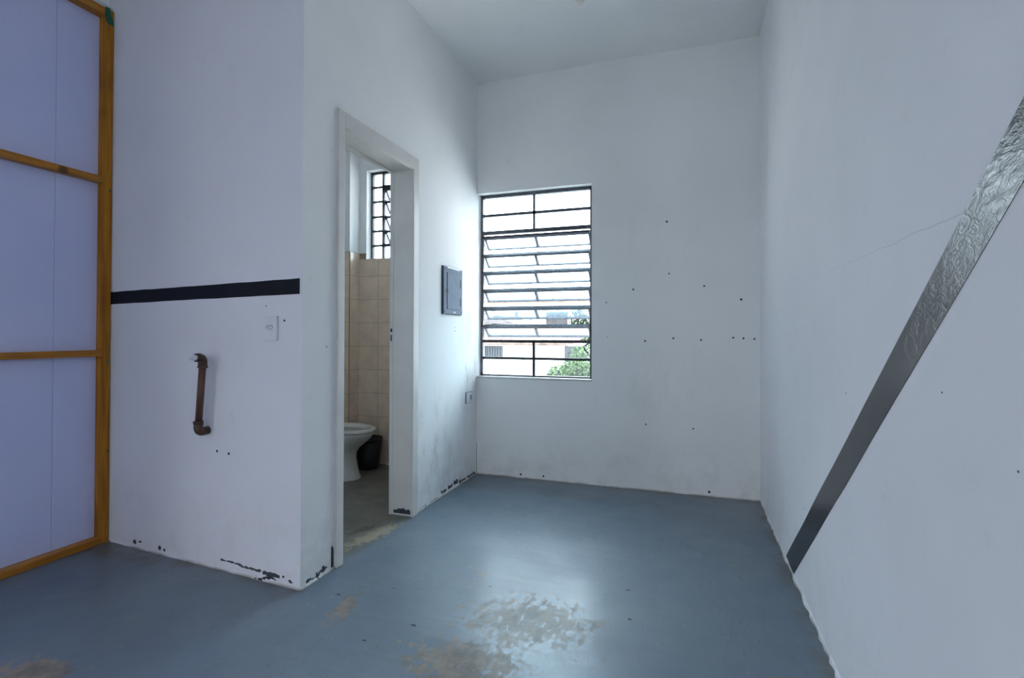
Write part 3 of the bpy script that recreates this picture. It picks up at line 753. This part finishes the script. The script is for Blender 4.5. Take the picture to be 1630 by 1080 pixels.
gt = house_part(hb, HB, 'gate', B((-3.66, 9.10, 0.40), (-3.00, 9.14, 0.80)), 'gate')
for i in range(9):
    o = obj('gate_bar', B((-3.62 + i * .07, 9.06, 0.42), (-3.60 + i * .07, 9.10, 0.78)), 'steel_dark'); o.parent = gt
roof = house_part(hb, HB, 'roof', prism([(-7.0, 8.75), (-1.25, 8.75), (-1.25, 13.4), (-7.0, 13.4)], 0, .03), 'rooftile')
slope = math.atan2(1.20 - 0.80, 4.65)
for v in roof.data.vertices:
    v.co.z = v.co.z + 0.785 + (v.co.y - 8.75) * math.tan(slope)
tm = bpy.data.meshes.new('roof_tile'); tb = bmesh.new()
rr = []
for yy, r_ in ((0, .085), (0.50, .070)):
    rr.append([tb.verts.new((r_ * math.cos(PI * k / 6), yy, r_ * .8 * math.sin(PI * k / 6) + yy * math.tan(slope))) for k in range(7)])
for k in range(6): tb.faces.new((rr[0][k], rr[0][k + 1], rr[1][k + 1], rr[1][k]))
tb.faces.new(rr[0]); tb.faces.new(rr[1]); bmesh.ops.recalc_face_normals(tb, faces=tb.faces)
tb.to_mesh(tm); tb.free(); tm.materials.append(MAT['rooftile'])
for i in range(23):
    for j in range(10):
        o = bpy.data.objects.new('roof_tile', tm); COL.objects.link(o)
        y = 8.70 + j * .46
        o.location = (-5.30 + i * .18 + random.uniform(-.01, .01), y, 0.815 + (y - 8.75) * math.tan(slope) + random.uniform(0, .01)); o.parent = roof
        o.matrix_parent_inverse = Matrix.Identity(4)

HF = (-6.0, 24.0, GZ)
hf = tag(empty('tall_house', HF), 'tall white house with a barred window seen through the louvres', 'house')
house_part(hf, HF, 'wall', slab([-11.0, -5.42, -4.22, -1.5], [GZ, 1.54, 2.22, 2.70], [(-5.42, -4.22, 1.54, 2.22)], 22.0, 22.3, lambda u, v, d: (u, d, v)), 'house')
w_ = house_part(hf, HF, 'window', B((-5.42, 22.18, 1.54), (-4.22, 22.22, 2.22)), 'grey_render')
for i in range(9):
    x = -5.36 + i * .135
    wp(obj('bar', B((x - .015, 22.02, 1.54), (x + .015, 22.05, 2.22)), 'steel_dark'), hf, HF)
for z in (1.56, 1.88, 2.18): wp(obj('bar', B((-5.42, 22.02, z), (-4.22, 22.05, z + .03)), 'steel_dark'), hf, HF)
house_part(hf, HF, 'roof', prism([(-11.3, 21.6), (-1.2, 21.6), (-1.2, 26), (-11.3, 26)], 2.70, 2.82), 'rooftile')
wp(obj('vent', B((-7.10, 21.95, 1.95), (-6.92, 22.0, 2.25)), 'grey_render'), hf, HF)

HL = (-7.6, 17.0, GZ)
hl = tag(empty('gabled_house', HL), 'cream gabled house with an orange brick patch beside the tall house', 'house')
house_part(hl, HL, 'wall', prism([(-8.6, 16.0), (-6.1, 16.0), (-6.1, 18.5), (-8.6, 18.5)], GZ, 1.55), 'cream')
g = bmesh.new()
q0 = [g.verts.new(p) for p in ((-7.2, 15.95, 1.5), (-5.1, 15.95, 1.5), (-5.85, 15.95, 1.86), (-7.2, 18.6, 1.5), (-5.1, 18.6, 1.5), (-5.85, 18.6, 1.86))]
for f in ((0, 1, 2), (3, 5, 4), (0, 2, 5, 3), (1, 4, 5, 2), (0, 3, 4, 1)): g.faces.new([q0[k] for k in f])
house_part(hl, HL, 'gable_roof', g, 'grey_render')
house_part(hl, HL, 'wall', prism([(-6.1, 16.6), (-5.2, 16.6), (-5.2, 18.5), (-6.1, 18.5)], GZ, 1.5), 'house')
house_part(hl, HL, 'brick_patch', B((-6.15, 15.97, 1.15), (-5.85, 16.62, 1.42)), 'orange')

def leafy(name, label, base, trunk_h, blobs, n, size, mat, cat, spread=1.0):
    root = tag(empty(name, base), label, cat, kind=None)
    vs, fs = [], []
    for _ in range(n):
        cx, cy, cz, rx, ry, rz = random.choice(blobs)
        while True:
            u_ = Vector((random.uniform(-1, 1), random.uniform(-1, 1), random.uniform(-1, 1)))
            if 0.25 < u_.length < 1: break
        c = Vector((cx + u_.x * rx, cy + u_.y * ry, cz + u_.z * rz))
        s_ = size * random.uniform(.6, 1.25)
        rot = Matrix.Rotation(random.uniform(0, 2 * PI), 3, 'Z') @ Matrix.Rotation(random.uniform(-1.1, 1.1), 3, 'X')
        k = len(vs)
        for p in ((0, -1, 0), (.42, -.1, .14), (0, 1, 0), (-.42, -.1, .14)):
            vs.append(c + rot @ (Vector(p) * s_))
        fs += [(k, k + 1, k + 2), (k, k + 2, k + 3)]
    me = bpy.data.meshes.new('foliage'); me.from_pydata(vs, [], fs); me.materials.append(MAT[mat])
    o = bpy.data.objects.new('foliage', me); COL.objects.link(o); o.parent = root; o.matrix_parent_inverse = Matrix.Translation(-Vector(base)); o['kind'] = 'stuff'
    top = Vector((sum(b[0] for b in blobs) / len(blobs), sum(b[1] for b in blobs) / len(blobs), trunk_h))
    for b in blobs:
        bm = bmesh.new()
        tube(bm, [base, Vector(base).lerp(top, .6), top, Vector(b[:3])], [.05, .04, .03, .01], 8)
        wp(obj('branch', bm, 'bark'), root, base)
    return root
leafy('leafy_bush', 'bright green bush rising just outside the lower window panes', (-0.25, 4.6, GZ), 0.0,
      [(-0.42, 4.5, 0.42, .22, .3, .15), (-0.22, 4.6, 0.45, .24, .3, .22), (-0.02, 4.6, 0.40, .22, .3, .24), (-0.58, 4.5, .34, .14, .2, .07), (-0.26, 4.6, 0.20, .42, .3, .25)], 2600, .045, 'leaf', 'bush')
leafy('tree', 'bright green tree beside the low white house', (-0.60, 7.4, GZ), -0.3,
      [(-0.62, 7.3, 0.62, .26, .3, .22), (-0.35, 7.3, 0.75, .26, .3, .30), (-0.55, 7.4, 0.35, .3, .3, .3)], 800, .055, 'leaf', 'tree')
leafy('tree', 'dark green tree standing behind the clay roof', (-2.05, 15.0, GZ), 0.3,
      [(-2.30, 15.0, 1.62, .34, .3, .42), (-1.95, 15.0, 1.35, .32, .3, .5), (-2.10, 15.0, 0.95, .4, .3, .35)], 900, .09, 'leaf2', 'tree')
def cable(label, a, b, sag):
    bm = bmesh.new(); a = Vector(a); b = Vector(b)
    pts = [a.lerp(b, i / 14) - Vector((0, 0, sag * 4 * (i / 14) * (1 - i / 14))) for i in range(15)]
    tube(bm, pts, .012, 6)
    tag(obj('power_cable', bm, 'wire'), label, 'cable')
cable('overhead cable sloping down in front of the barred window', (-8.88, 15.4, 2.95), (-2.9, 14.2, 1.05), .15)
cable('upper overhead cable running past the cream gabled house', (-8.88, 13.9, 2.96), (-2.5, 14.0, 1.35), .12)
pole = tag(empty('utility_pole', (-9.0, 14.6, GZ)), 'concrete utility pole carrying the overhead cables', 'pole')
bm = bmesh.new(); tube(bm, [(0, 0, 0), (0, 0, 6.6)], [.15, .10], 14); obj('shaft', bm, 'cream', pole)
bm = B((-.05, -.9, 5.5), (.05, .9, 5.62)); obj('crossarm', bm, 'bark', pole)
